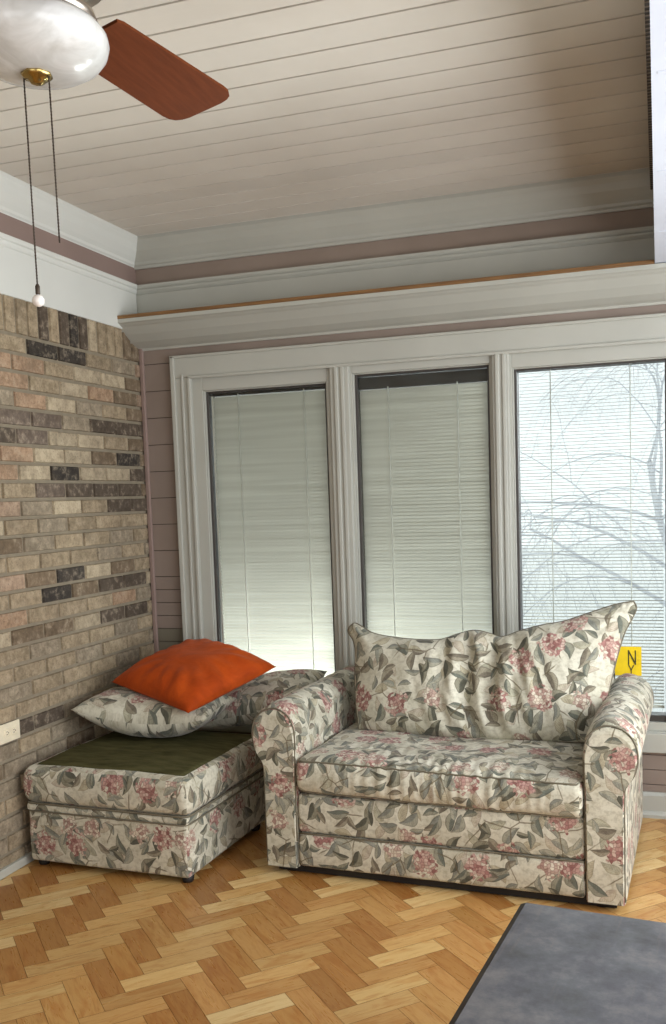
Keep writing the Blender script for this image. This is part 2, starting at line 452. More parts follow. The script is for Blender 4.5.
# left wall: brick laid in running bond under a soldier course
CRS = .0677; ZT = 2.118
def build_brick():
    bm = bmesh.new(); tl = bm.loops.layers.float_color.new('tint')
    P = dict(T=srgb(180, 162, 134), L=srgb(198, 182, 154), G=srgb(166, 152, 130), N=srgb(140, 122, 100), O=srgb(186, 156, 128), K=srgb(72, 67, 62), D=srgb(106, 94, 82), M=srgb(126, 112, 100), P=srgb(186, 160, 136))
    rows = ['.GTKKT', 'NLLTOO', '.NOLTO', 'NTGLOG', 'DDDGMM', 'NTLLMD', 'NKNLLO', 'DLLKLO', 'NDDDMT', 'DDTLGP', '.TTTGT', 'TGTTGN',
            '.TGTTT', 'TNLKNP', '.DDNKTT', 'GOTTTO', '.DDLNNL', 'TGTTGT', 'GTTGTT', 'TGTTTG', 'NGGTTT', 'DNTGDD', 'GTTNGT']
    yb = .014
    add = []
    def brick(y0, y1, z0, z1, key):
        c = P[key]; kk = rnd.uniform(.64, .83)
        b = .0035; x = yb+rnd.uniform(-.0015, .0015)
        j = lambda: rnd.uniform(-.0012, .0012)
        fr = [(x, y0+b+j(), z0+b+j()), (x, y1-b+j(), z0+b+j()), (x, y1-b+j(), z1-b+j()), (x, y0+b+j(), z1-b+j())]
        bk = [(0, y0, z0), (0, y1, z0), (0, y1, z1), (0, y0, z1)]
        F = [bm.verts.new(v) for v in fr]; B = [bm.verts.new(v) for v in bk]
        fs = [bm.faces.new(F)]+[bm.faces.new((B[i], B[(i+1) % 4], F[(i+1) % 4], F[i])) for i in range(4)]
        for f in fs:
            for l in f.loops: l[tl] = (c[0]*kk, c[1]*kk, c[2]*kk, 1)
    q = [bm.verts.new(v) for v in ((.006, YR, 0), (.006, 0, 0), (.006, 0, ZT+.05), (.006, YR, ZT+.05))]
    f = bm.faces.new(q); f.material_index = 1
    for l in f.loops: l[tl] = (1, 1, 1, 1)
    q = [bm.verts.new(v) for v in ((-.1, YR, 0), (-.1, .1, 0), (-.1, .1, ZC+.1), (-.1, YR, ZC+.1), (.004, YR, 0), (.004, .1, 0), (.004, .1, ZC+.1), (.004, YR, ZC+.1))]
    for ids in ((0, 1, 2, 3), (4, 7, 6, 5), (0, 4, 5, 1), (3, 2, 6, 7), (0, 3, 7, 4), (1, 5, 6, 2)):
        f = bm.faces.new([q[i] for i in ids]); f.material_index = 1
        for l in f.loops: l[tl] = (1, 1, 1, 1)
    g = .0095
    zs = 1.325+9.46*CRS         # bottom of the soldier course
    sold = 'NNTTTLDKDTDTTTTGTTNTT'
    for i in range(90):
        y1 = -i*CRS-.012; brick(y1-CRS+g, y1, zs+g/2, ZT+.05, sold[i] if i < len(sold) else rnd.choice('TTGNTN'))
    SP = .1964
    k = 0; z1 = zs
    while z1 > .02:
        z0 = max(z1-CRS, 0.)
        row = rows[k] if k < len(rows) else ''
        if k % 2 == 0: edges = [0., -.047]+[-.2435-SP*i for i in range(32)]
        else: edges = [0.]+[-.142-SP*i for i in range(32)]
        for j, (a, b) in enumerate(zip(edges, edges[1:])):
            if b < YR: break
            ch = row[j] if j < len(row) else None
            if ch is None or ch == '.': ch = rnd.choice('TTTTGGGLPONTGTLGDK' if (k < 21) else 'TGGTNGDT')
            brick(b+g/2, a-g/2, z0+g/2, z1-g/2, ch)
        z1 -= CRS; k += 1
    bmesh.ops.recalc_face_normals(bm, faces=[f for f in bm.faces if f.material_index == 0])
    return struct(link('wall_left', bm, [M['brick'], M['mortar']]), 'tan and brown brick wall with a soldier course')
build_brick()

# back wall: painted boards with three window openings
OPEN = [(.270, .936), (1.018, 1.634), (1.698, 2.366)]
OZ0, OZ1 = .300, 1.905
def build_back():
    bm = bmesh.new(); tl = bm.loops.layers.float_color.new('tint')
    W = (1, 1, 1, 1)
    def b(x0, x1, y0, y1, z0, z1, mi, t=W):
        n0 = len(bm.faces); add_box(bm, x0, x1, y0, y1, z0, z1, mi)
        for f in list(bm.faces)[n0:]:
            for l in f.loops: l[tl] = t
    # structural core around the openings (dark, shows only in the grooves)
    y0, y1 = .006, .14
    xs = [-.1]+[v for o in OPEN for v in o]+[XR+.1]
    for i in range(0, len(xs), 2): b(xs[i], xs[i+1], y0, y1, OZ0, OZ1, 1)
    b(-.1, XR+.1, y0, y1, 0, OZ0, 1); b(-.1, XR+.1, y0, y1, OZ1, ZC+.1, 1)
    # boards
    js = [1.949+.012-.1219*i for i in range(9)]        # full boards
    lo = js[-1]; half = [lo-.061*i for i in range(1, 17)]
    js = [2.083]+js+half
    for a, c in zip(js, js[1:]+[0.]):
        z1, z0 = a-.003, max(c+.0, 0)
        t = W
        if .58 < (a+c)/2 < .72: t = (.74, .84, .74, 1)
        for x0, x1 in ((0, .25), (2.36, XR)) if (z0 > .3 and z1 < 2.0) else (((0, .25),) if z1 > 2.0 else ((0, XR),)):
            if z1 > z0: b(x0, x1, 0, .008, z0, z1, 0, t if x1 < 1 else W)
    b(0, XS, 0, .008, 2.083, ZC, 0, (1.02, 1.0, .98, 1))
    b(.25, 2.36, 0, .008, 1.93, 2.08, 0)
    b(2.36, XR, 0, .008, 1.964, 2.08, 0)
    return struct(link('wall_back', bm, [M['siding'], M['groove']]), 'mauve painted board wall')
build_back()

# right and rear walls (behind and beside the camera): plain painted, with window openings
bm = bmesh.new()
for z0, z1 in ((0, .45), (2.1, ZC+.1)): add_box(bm, XR, XR+.12, YR, .1, z0, z1)
for y0, y1 in ((YR, -5.4), (-3.1, -2.9), (-.5, .1)): add_box(bm, XR, XR+.12, y0, y1, .45, 2.1)
struct(link('wall_right', bm, M['mauve']))
bm = bmesh.new()
for z0, z1 in ((2.1, ZC+.1),): add_box(bm, -.1, XR+.1, YR-.12, YR, z0, z1)
for x0, x1 in ((-.1, .6), (2.8, XR+.1)): add_box(bm, x0, x1, YR-.12, YR, 0, 2.1)
struct(link('wall_rear', bm, M['mauve']))

# ceiling: boards running along the back wall
def build_ceiling():
    bm = bmesh.new(); tl = bm.loops.layers.float_color.new('tint')
    def b(x0, x1, y0, y1, z0, z1, mi, t=(1, 1, 1, 1)):
        n0 = len(bm.faces); add_box(bm, x0, x1, y0, y1, z0, z1, mi)
        for f in list(bm.faces)[n0:]:
            for l in f.loops: l[tl] = t
    b(-.1, XR, YR, .1, ZC+.019, ZC+.08, 1)
    y = .043
    while y > YR:
        k = rnd.uniform(.97, 1.03)
        b(-.02, XS, y-.1219+.0085, y, ZC, ZC+.02, 0, (k, k, k, 1)); y -= .1219
    return struct(link('ceiling', bm, [M['ceiling'], M['groove']]), 'pinkish white boarded tray ceiling')
build_ceiling()
# lower soffit on the right
bm = bmesh.new()
add_box(bm, XS, XR, YR, 0, ZS, ZS+.02); add_box(bm, XS, XS+.02, YR, 0, ZS+.02, ZC)
for i in range(9):
    y = -.62-.62*i; add_box(bm, XS+.012, XR, y-.012, y, ZS-.0012, ZS)
struct(link('trim_1', bm, M['soffit']), 'white boxed soffit')
bm = bmesh.new(); add_box(bm, XS-.016, XS, YR, -.05, ZC-.075, ZC)
struct(link('trim_2', bm, M['ribbed']), 'dark ribbed strip along the soffit edge')

# mouldings --------------------------------------------------------------
crown = [(0, 2.388), (.010, 2.388), (.013, 2.398), (.020, 2.404), (.022, 2.415), (.034, 2.43), (.050, 2.455), (.060, 2.482), (.066, 2.492), (.07, 2.50), (.07, ZC), (0, ZC)]
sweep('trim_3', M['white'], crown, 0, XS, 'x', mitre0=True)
sweep('trim_4', M['white_lit'], crown, YR, 0, 'y', mitre1=True)
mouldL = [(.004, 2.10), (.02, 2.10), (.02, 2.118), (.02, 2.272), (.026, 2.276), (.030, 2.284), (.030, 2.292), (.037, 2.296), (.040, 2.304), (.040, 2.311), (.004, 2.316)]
sweep('trim_5', M['white_lit'], mouldL, YR, 0, 'y', mitre1=True)
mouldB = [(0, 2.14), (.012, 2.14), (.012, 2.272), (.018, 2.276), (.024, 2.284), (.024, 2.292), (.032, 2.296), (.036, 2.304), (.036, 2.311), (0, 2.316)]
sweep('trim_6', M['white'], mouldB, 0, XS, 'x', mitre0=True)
bm = bmesh.new(); add_box(bm, .0041, .012, YR, 0, 2.31, 2.40)
struct(link('trim_7', bm, M['mauve']), 'mauve band between the two left mouldings')
ledge = [(0, 2.022), (.010, 2.022), (.014, 2.030), (.024, 2.034), (.034, 2.036), (.075, 2.052), (.120, 2.078), (.158, 2.106), (.172, 2.112), (.178, 2.116), (.190, 2.120), (.190, 2.136), (.160, 2.140), (0, 2.140)]
sweep('trim_8', M['white'], ledge, .0, XR, 'x')
bm = bmesh.new(); add_box(bm, .0, XS-.001, -.192, -.172, 2.1365, 2.152, bev=.003)
struct(link('trim_9', bm, M['railwood']), 'thin brown wood rail along the ledge')
bm = bmesh.new(); add_box(bm, .014, .034, -.016, 0, .0, 2.06, bev=.004)
struct(link('trim_10', bm, M['mauve']), 'narrow mauve strip in the corner')
base = [(0, 0), (.030, 0), (.030, .012), (.022, .022), (.016, .026), (.016, .088), (.010, .096), (.006, .10), (0, .10)]
sweep('baseboard_back', M['white'], base, .04, XR, 'x')
bm = bmesh.new(); add_box(bm, .004, .030, YR, -.03, 0, .032, bev=.004)
struct(link('baseboard_left', bm, M['white']))

# window casing: one continuous flat frame around the three lights, stepped profile
bm = bmesh.new()
cx0, cx1, cz0, cz1 = .176, 2.46, .265, 1.985
add_box(bm, cx0, cx1, -.020, 0, 1.885, cz1, bev=.004)                 # head
add_box(bm, cx0, .272, -.020, 0, cz0, 1.885, bev=.004)                # left leg
add_box(bm, 2.364, cx1, -.020, 0, cz0, 1.885, bev=.004)
add_box(bm, .272, 2.364, -.020, 0, cz0, .345, bev=.004)               # bottom
add_box(bm, cx0, cx0+.022, -.030, -.019, cz0, cz1, bev=.004)          # back-band
add_box(bm, cx0, cx1, -.030, -.019, cz1-.012, cz1, bev=.003)
add_box(bm, .226, .238, -.026, -.019, cz0+.05, 1.9, bev=.003)
add_box(bm, .258, .274, -.028, -.019, .33, 1.889, bev=.004)
add_box(bm, .258, 2.38, -.028, -.019, 1.878, 1.892, bev=.004)
for a, b in ((.934, 1.020), (1.632, 1.700)):                          # mullions
    add_box(bm, a, b, -.020, 0, .345, 1.885, bev=.004)
    m = (a+b)/2
    add_box(bm, m-.022, m-.004, -.028, -.019, .345, 1.88, bev=.004); add_box(bm, m+.006, m+.024, -.026, -.019, .345, 1.88, bev=.004)
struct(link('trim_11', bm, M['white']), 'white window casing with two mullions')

def rect_frame(bm, x0, x1, z0, z1, y0, y1, wl, wr, wb, wt, mi=0, bev=.002):
    add_box(bm, x0, x0+wl, y0, y1, z0, z1, mi, bev); add_box(bm, x1-wr, x1, y0, y1, z0, z1, mi, bev)
    add_box(bm, x0+wl, x1-wr, y0, y1, z1-wt, z1, mi, bev); add_box(bm, x0+wl, x1-wr, y0, y1, z0, z0+wb, mi, bev)

SL = [  # x0, x1, top, bottom of the visible blind
    (.345, .892, 1.806, .43), (1.036, 1.603, 1.790, .43), (1.728, 2.292, 1.818, .43)]
def window(i, o):
    x0, x1 = o; r = sempty('window_%d' % (i+1), ((x0+x1)/2, .05, OZ0))
    ox, oy, oz = r.location
    def lk(name, bm, mat):
        for v in bm.verts: v.co -= Vector((ox, oy, oz))
        return link(name, bm, mat, r)
    sx0, sx1, st, sb = SL[i]
    top = (1.812, 1.838, 1.812)[i]
    lw, rw = max(.012, sx0-x0-.022), max(.012, x1-sx1-.022)
    bm = bmesh.new(); rect_frame(bm, x0, x1, OZ0, OZ1, -.004, .13, lw, rw, .05, OZ1-top-.012); lk('frame', bm, M['white'])
    # dark sash stile lines beside the glass
    bm = bmesh.new(); rect_frame(bm, x0+lw, x1-rw, OZ0+.05, top+.012, .018, .085, .016, .016, .06, .012); lk('sash', bm, M['sash'])
    bm = bmesh.new(); rect_frame(bm, x0+lw, x1-rw, OZ0+.05, top+.012, .004, .020, .006, .006, .035, .005); lk('glazing_bead', bm, M['white'])
    bm = bmesh.new(); add_box(bm, x0+.03, x1-.03, .030, .032, OZ0+.08, top+.004)
    add_box(bm, x0+.03, x1-.03, .078, .080, OZ0+.08, top+.004); lk('glass_pane', bm, M['glass'])
    return r
for i, o in enumerate(OPEN): window(i, o)

def blind(i, tilt, label, bottom, head=.012, cords=(.13, .45)):
    x0, x1, zt, _ = SL[i]; zb = bottom
    r = thing('window_blind', label, 'blind', ((x0+x1)/2, .055, zb), group='mini blinds in the window panes')
    hw = (x1-x0)/2; bm = bmesh.new(); h = zt-zb; pitch, w = (.0150, .0196) if i < 2 else (.0135, .0135); n = int((h-.012)/pitch)
    for k in range(n):
        z = .012+k*pitch; rows = []
        for s in (-1, 0, 1):
            a = tilt; y = s*w/2*math.cos(a); dz = s*w/2*math.sin(a); bow = .0012*(1-s*s)
            rows.append((y+bow*math.sin(a), z+dz+bow*math.cos(a)))
        A = [[bm.verts.new((x, y, zz)) for y, zz in rows] for x in (-hw+.002, hw-.002)]
        for q in range(2):
            f = bm.faces.new((A[0][q], A[1][q], A[1][q+1], A[0][q+1])); f.smooth = True
    link('slats', bm, M['slat'], r)
    box('head_rail', M['cord'] if i == 2 else M['sash'], (-hw, hw, -.009, .009, h-.006, h+head), r, bev=.001)
    if i < 2: box('light_leak_strip', M['cord2'], (-hw-.002, -hw+.007, -.014, -.010, 0, h-.006), r)  # white strip put in for the light leaking past the blind's edge
    box('bottom_rail', M['cord'], (-hw, hw, -.008, .008, -.006, .004), r, bev=.001)
    for c in cords:
        tube('ladder_cord', M['cord2'], [(x0-r.location.x+c, -.013, -.004), (x0-r.location.x+c, -.013, h)], .0024, r, 6)
    return r
blind(0, R(-53), 'closed white mini blind in the left window pane, behind the orange pillow', .44, cords=(.130, .447))
blind(1, R(-53), 'closed white mini blind in the middle pane under a dark top gap', .44, head=.045, cords=(.140, .440))
blind(2, R(9), 'half-open mini blind in the bright right pane, bare branches showing through', .44, cords=(.13, .44))

# yellow sign on the right pane
sg = thing('yellow_sign', 'yellow sign with dark lettering on the right window glass above the sofa arm', 'sign', (2.125, .028, .568))
box('sign_card', M['yellow'], (-.075, .080, 0, .0015, 0, .118), sg)
def text(body, size, x, z, parent, narrow=1., name='lettering'):
    cu = bpy.data.curves.new(name, 'FONT'); cu.body = body; cu.size = size; cu.extrude = .0004
    t = bpy.data.objects.new('t', cu); COL.objects.link(t)
    dg = bpy.context.evaluated_depsgraph_get(); me = bpy.data.meshes.new_from_object(t.evaluated_get(dg))
    bpy.data.objects.remove(t); me.materials.append(M['ink'])
    o = bpy.data.objects.new(name, me); COL.objects.link(o); o.parent = parent
    o.rotation_euler = (R(90), 0, 0); o.location = (x, -.001, z); o.scale = (narrow, 1, 1); return o
text('N', .088, .024, .044, sg, .56); text('Y', .066, .028, -.010+.008, sg, .6)

# electrical outlet on the brick
ot = thing('wall_outlet', 'cream outlet plate mounted sideways on the brick wall', 'outlet', (.0155, -1.083, .513))
bm = bmesh.new(); add_box(bm, 0, .006, -.057, .057, -.035, .035, bev=.0022); link('cover_plate', bm, M['cream'], ot)
for s in (-1, 1):
    bm = bmesh.new(); add_box(bm, .005, .0082, s*.0195-.014, s*.0195+.014, -.014, .014, bev=.003); rc = link('receptacle', bm, M['cream'], ot)
    bm = bmesh.new()
    for dz in (-.005, .005): add_box(bm, .0078, .0086, s*.0195-.004, s*.0195+.004, dz-.001, dz+.001)
    add_box(bm, .0078, .0086, s*.0195+.0065, s*.0195+.010, -.002, .002); link('slot', bm, M['slot'], rc)

# ------------------------------------------------------------------ sofa
SO = thing('loveseat', 'floral upholstered loveseat with rolled arms standing in front of the three windows', 'sofa', (1.556, -.932, 0), R(-2.5))
HW = .616                                          # outer half width at the base
def arm_outline():
    # (outward offset from arm inner face, z): local u grows outwards
    pts = [(0.000, .030), (-.001, .25), (-.003, .42), (-.006, .49), (-.002, .538), (.018, .582), (.060, .607), (.106, .602), (.142, .576), (.161, .535), (.163, .492), (.151, .448), (.131, .418), (.122, .385), (.121, .25), (.121, .030)]
    return [(p.x, p.y) for p in catmull([(a, b, 0) for a, b in pts], 5)]
AO = arm_outline()
DEP = .85
def make_arm(side):
    bm = bmesh.new(); lay = bm.loops.layers.uv.verify()
    inner = HW-.121
    ny = 40; rows = []
    Ls = [0.]
    for a, b in zip(AO, AO[1:]): Ls.append(Ls[-1]+math.hypot(a[0]-b[0], a[1]-b[1]))
    for j in range(ny+1):
        y = .012+(DEP-.012)*j/ny; ring = []
        for (u, z) in AO:
            # gathered folds across the top of the arm
            tp = max(0., (z-.42)/.2)
            w = .0035*tp*math.sin(y*95+7*nz(u, y, side, 5)+z*14)*(.5+.5*nz(u*2, y*1.5, 3, 4)+.3)
            edge = .014*math.exp(-((y-.012)/.018)**2)
            cu, cz = .07, .5
            dx, dz = u-cu, z-cz; ln = max(.03, math.hypot(dx, dz))
            k = (w-edge*(1 if z > .42 else .4))/ln
            sag = -.012*tp*max(0, j/ny-.35)
            ring.append(bm.verts.new((side*(inner+u+dx*k), y, z+dz*k*(1 if z > .1 else 0)+sag)))
        rows.append(ring)
    for j in range(ny):
        for i in range(len(AO)-1):
            f = bm.faces.new((rows[j][i], rows[j][i+1], rows[j+1][i+1], rows[j+1][i]))
            for l, (jj, ii) in zip(f.loops, ((j, i), (j, i+1), (j+1, i+1), (j+1, i))):
                l[lay].uv = (Ls[ii]+side*3.3, jj*DEP/ny+.4*side)
    f = bm.faces.new(rows[-1]); bm.faces.new(rows[0])
    for l in f.loops: l[lay].uv = (l.vert.co.x, l.vert.co.z)
    # underside
    bmesh.ops.recalc_face_normals(bm, faces=bm.faces)
    arm = link('arm', bm, M['floral'], SO, smooth=True)
    # flat front panel with a welt round it
    bm = bmesh.new(); N = len(AO)
    c = Vector((side*(inner+.06), 0, .3))
    def ringat(y, k): return [bm.verts.new((side*(inner+.06+(u-.06)*k), y, .3+(z-.3)*(k if z > .1 else 1.))) for u, z in AO]
    r0, r1, r2 = ringat(.016, .965), ringat(.002, .948), ringat(-.004, .89)
    for A, B in ((r0, r1), (r1, r2)):
        for i in range(N): bm.faces.new((A[i], A[(i+1) % N], B[(i+1) % N], B[i]))
    bm.faces.new(r2)
    bmesh.ops.triangulate(bm, faces=[f for f in bm.faces if len(f.verts) > 4])
    bmesh.ops.recalc_face_normals(bm, faces=bm.faces)
    pn = link('front_panel', bm, M['floral'], arm, uvbox=(.31+.9*side, .12))
    pts = [(side*(inner+.06+(u-.06)*.965), .003, .3+(z-.3)*.965) for u, z in AO[2:]]
    tube('piping', M['piping'], pts, .0028, pn, 6)
    return arm
for s in (-1, 1): make_arm(s)
IW = HW-.121
# front rails: two stacked upholstered bands of the fold-out base
def band(name, z0, z1, y0, uv, bulge=.006):
    h = z1-z0; W = 2*IW-.006
    def fn(p):
        v = Vector()
        if p.y < .05: v.y = -bulge*math.sin(math.pi*min(1, max(0, p.z/h)))+.003*nz(p.x, p.z, z0, 9)
        return v
    bm = softbox(W, .70, h, .012, (40, 6, 8), fn)
    for vtx in bm.verts: vtx.co += Vector((0, y0, z0))
    return link(name, bm, M['floral'], SO, smooth=True, uvbox=uv)
band('base_rail', .034, .154, .006, (.2, .9)); band('front_rail', .156, .294, .010, (1.4, .33))
tube('seam_piping', M['piping'], [(-IW+.004+i*(2*IW-.008)/20, .006, .155+.001*math.sin(i)) for i in range(21)], .003, SO, 6)
# seat cushion, crowned with pulled wrinkles along its front
CW = 2*IW-.012
def seat_fn(p):
    v = Vector(); h = .125
    fx = p.x/(CW/2); fy = p.y/.62
    top = max(0, (p.z-.05)/(h-.05))
    v.z += top*(.022*(1-fx**4)*(1-(2*fy-1)**4) - .014*math.exp(-((p.x+.05)/.18)**2-((p.y-.3)/.2)**2))
    # ripples running back from the front edge
    amp = math.exp(-((p.x+.10)/.24)**2)+.6*math.exp(-((p.x-.24)/.16)**2)
    rip = math.sin(p.x*165+5*nz(p.x, p.y, 0, 5)+p.y*14)*(.55+.6*nz(p.x, p.y, 4, 8))
    v.z += top*.0048*amp*rip*math.exp(-p.y/.20)
    if p.y < .12: v.y += -(.016*math.sin(math.pi*min(1, max(0, p.z/h))) + .0065*amp*rip*min(1, 2.2*p.z/h)*(1.2-p.z/h))*(1-p.y/.12)
    v.z += -.012*(1-top)*0 + .004*nz(p.x, p.y, p.z, 7)
    # the front edge sags a little towards the right
    v.z += -.006*fx*(1-fy)
    return v
bm = softbox(CW, .62, .125, .026, (170, 60, 12), seat_fn)
for vtx in bm.verts: vtx.co += Vector((0, -.004, .294))
sc = link('seat_cushion', bm, M['floral'], SO, smooth=True, uvbox=(.05, .6))
def seat_edge(z, n=70):
    out = []
    for i in range(n+1):
        p = Vector((-CW/2+.02+(CW-.04)*i/n, .008, z)); q = p+seat_fn(p); out.append((q.x, q.y-.006, q.z+.294))
    return out
def tidy(pts, extra): return [extra[0]]+pts+[extra[1]]
for z, dz in ((.112, .004), (.016, -.004)):
    pts = [(x, y, zz+dz) for x, y, zz in seat_edge(z)]
    pts = [(-CW/2+.004, .03+.45*.0, pts[0][2]), *pts, (CW/2-.004, .03, pts[-1][2])]
    tube('piping', M['piping'], pts, .003, sc, 6)
# back frame
def back_fn(p): return Vector((0, .10*0+(.07*p.z/.42 if p.y < .09 else .0), 0))
bm = softbox(2*IW+.05, .17, .36, .05, (30, 6, 14), back_fn)
for vtx in bm.verts: vtx.co += Vector((0, .66, .30))
link('back_frame', bm, M['floral'], SO, smooth=True, uvbox=(.7, .21))
bm = bmesh.new(); add_box(bm, -HW+.03, HW-.03, .035, .83, .004, .29); link('underside_shade_block', bm, M['black'], SO)  # black block added to keep light out and darken the gap beneath
for x in (-.54, .54):
    for y in (.06, .78):
        lathe('foot', M['black'], [(.024, 0), (.027, .01), (.03, .032)], SO, 16, loc=(x, y, 0))

# loose back cushion: knife edge with dog-eared corners (outline in local x, z at the cushion plane)
def cushion(name, outline, T, parent, to3, uv, wrinkle, nu=150, nv=70, pipe=.0032):
    top, bot, left, right = [resample(catmull([(a, b, 0) for a, b in o], 10), n) for o, n in zip(outline, (nu, nu, nv, nv))]
    def coons(i, j):
        s, t = i/nu, j/nv
        P = bot[i]*(1-t)+top[i]*t+left[j]*(1-s)+right[j]*s
        return P-(bot[0]*(1-s)*(1-t)+bot[nu]*s*(1-t)+top[0]*(1-s)*t+top[nu]*s*t)
    bm = bmesh.new(); F, B = {}, {}
    for i in range(nu+1):
        for j in range(nv+1):
            P = coons(i, j); s, t = 2*i/nu-1, 2*j/nv-1
            e = max(0, (1-abs(s)**3.0)*(1-abs(t)**2.6))
            th = T*e**.55
            on_edge = i in (0, nu) or j in (0, nv)
            w = wrinkle(s, t, P) if not on_edge else 0
            F[i, j] = bm.verts.new(to3(P.x, P.y, -(th+w)))
            B[i, j] = F[i, j] if on_edge else bm.verts.new(to3(P.x, P.y, th*.8))
    for i in range(nu):
        for j in range(nv):
            bm.faces.new((F[i, j], F[i+1, j], F[i+1, j+1], F[i, j+1]))
            bm.faces.new((B[i, j], B[i, j+1], B[i+1, j+1], B[i+1, j]))
    lay = bm.loops.layers.uv.verify()
    for (i, j), v in list(F.items())+list(B.items()):
        P = coons(i, j)
        for l in v.link_loops: l[lay].uv = (P.x+uv[0], P.y+uv[1])
    bmesh.ops.recalc_face_normals(bm, faces=bm.faces)
    o = link(name, bm, M['floral'], parent, smooth=True)
    if pipe:
        ring = [F[i, 0] for i in range(nu)] if False else None
        pts = [coons(i, 0) for i in range(nu)]+[coons(nu, j) for j in range(nv)]+[coons(i, nv) for i in range(nu, 0, -1)]+[coons(0, j) for j in range(nv, 0, -1)]
        tube('piping', M['piping'], [to3(p.x, p.y, 0) for p in pts], pipe, o, 6, closed=True)
    return o
def bc_to3(x, h, d):
    # h: height up the slanted cushion, d: offset normal to it (negative = towards the room)
    a = R(20); y0, z0 = .40, .435
    return Vector((x, y0+h*math.sin(a)-d*-1*math.cos(a), z0+h*math.cos(a)+d*-math.sin(a)))
topc = [(-.474, .402), (-.455, .416), (-.424, .404), (-.375, .378), (-.30, .364), (-.20, .356), (-.10, .358), (-.04, .378), (.03, .396), (.09, .385), (.14, .374), (.20, .396), (.28, .420), (.36, .436), (.45, .468), (.54, .500), (.606, .514)]
botc = [(-.398, .0), (-.30, -.004), (-.1, -.012), (.1, -.014), (.28, -.006), (.470, .0)]
lefc = [(-.398, .0), (-.416, .08), (-.430, .17), (-.436, .25), (-.442, .31), (-.456, .350), (-.480, .382), (-.474, .402)]
rigc = [(.470, .0), (.500, .08), (.522, .16), (.540, .25), (.558, .33), (.578, .40), (.604, .455), (.616, .490), (.606, .514)]
def bc_wr(s, t, P):
    # folds fanning from the sag right of the middle
    x = P.x-.10; y = P.y-.42
    amp = math.exp(-((x+.02)/.16)**2)*(1-abs(t)**4)
    w = .021*amp*math.sin((x+.22*y)*66+1.3*math.sin(P.y*15))
    w += -.032*math.exp(-((x+.02)/.10)**2)*(1-t*t)
    a2 = math.exp(-((x-.02)/.20)**2)*(1-abs(t)**5)
    w += .0065*a2*math.sin((x+.30*y)*150+4*nz(P.x, P.y, 7, 5))*(.6+.7*nz(P.x, P.y, 2, 6))
    w += .007*nz(P.x, P.y, 1, 9)*(1-abs(s)**6)*(1-abs(t)**6)
    # puckers radiating from the two ears
    for ex in (-.49, .57):
        dx, dy = P.x-ex, P.y-.45; r = math.hypot(dx, dy)
        w += .006*math.sin(math.atan2(dy, dx)*13)*math.exp(-r/.14)*min(1, r/.05)
    return w
bc = cushion('back_cushion', (topc, botc, lefc, rigc), .105, SO, bc_to3, (.63, 2.17), bc_wr)

# ------------------------------------------------------------------ ottoman
OT = thing('ottoman', 'floral box ottoman with an olive top panel, against the brick wall', 'ottoman', (.390, -1.075, 0), R(-2.2))
OWd, ODp = .680, .64
def ob_fn(p):
    v = Vector()
    if p.y < .05: v.y = -.004*math.sin(math.pi*p.z/.19)+.003*nz(p.x, p.z, 4, 8)
    return v
bm = softbox(OWd-.012, ODp, .200, .014, (30, 24, 8), ob_fn)
for v in bm.verts: v.co += Vector((0, .004, .024))
link('base', bm, M['floral'], OT, smooth=True, uvbox=(.44, 1.77))
bm = softbox(OWd-.004, ODp+.006, .030, .012, (30, 24, 2))
for v in bm.verts: v.co += Vector((0, .0, .214))
link('skirt_band', bm, M['floral'], OT, smooth=True, uvbox=(.95, .15))
def ot_fn(p):
    h = .138; v = Vector(); fx = p.x/(OWd/2); fy = 2*p.y/ODp-1
    s = math.sin(math.pi*min(1, max(0, p.z/h)))
    if p.y < .06: v.y -= .010*s+.003*nz(p.x, p.z, 2, 9)
    if abs(fx) > .85: v.x += .009*s*(1 if fx > 0 else -1)
    if p.z > .07: v.z += .012*(1-fx**4)*(1-fy**4)+.004*nz(p.x, p.y, 5, 6)
    return v
bm = softbox(OWd+.004, ODp, .138, .030, (40, 30, 8), ot_fn)
for v in bm.verts: v.co += Vector((0, 0, .242))
tc = link('top_cushion', bm, M['floral'], OT, smooth=True, uvbox=(.17, .52))
def ring_pts(w, d, z, r=.03):
    pts = []
    for cx, cy, a0 in ((w/2-r, r, -90), (w/2-r, d-r, 0), (-w/2+r, d-r, 90), (-w/2+r, r, 180)):
        for k in range(6): a = R(a0+18*k); pts.append((cx+r*math.cos(a), cy+r*math.sin(a), z))
    return pts
tube('piping', M['piping'], ring_pts(OWd+.002, ODp+.004, .246), .004, OT, 6, closed=True)
tube('piping', M['piping'], ring_pts(OWd-.004, ODp+.006, .216), .003, OT, 6, closed=True)
# olive deck cloth sewn onto the top
bm = bmesh.new(); G = {}
nx, ny = 44, 36
for i in range(nx+1):
    for j in range(ny+1):
        x = -OWd/2+.030+(OWd-.042)*i/nx; y = .018+(ODp-.04)*j/ny
        fx, fy = x/(OWd/2), 2*y/ODp-1
        z = .138+.012*(1-fx**4)*(1-fy**4)+.004*nz(x, y, 5, 6)+.242+.004
        e = min(i, nx-i, j, ny-j)
        if e == 0: z -= .012
        rr = max(0, .03-y)+max(0, abs(x)-(OWd/2-.03))
        z -= .25*rr
        G[i, j] = bm.verts.new((x, y, z+.0025*nz(x, y, 9, 22)))
for i in range(nx):
    for j in range(ny): bm.faces.new((G[i, j], G[i+1, j], G[i+1, j+1], G[i, j+1]))
link('deck_cloth', bm, M['olive'], tc, smooth=True)
box('base_shade_block', M['black'], (-.27, .27, .06, .56, .006, .03), OT)  # black block added as the shade under the ottoman
for x in (-.305, .305):
    for y in (.045, .58): lathe('foot', M['black'], [(.018, 0), (.02, .006), (.024, .028)], OT, 16, loc=(x, y, 0))

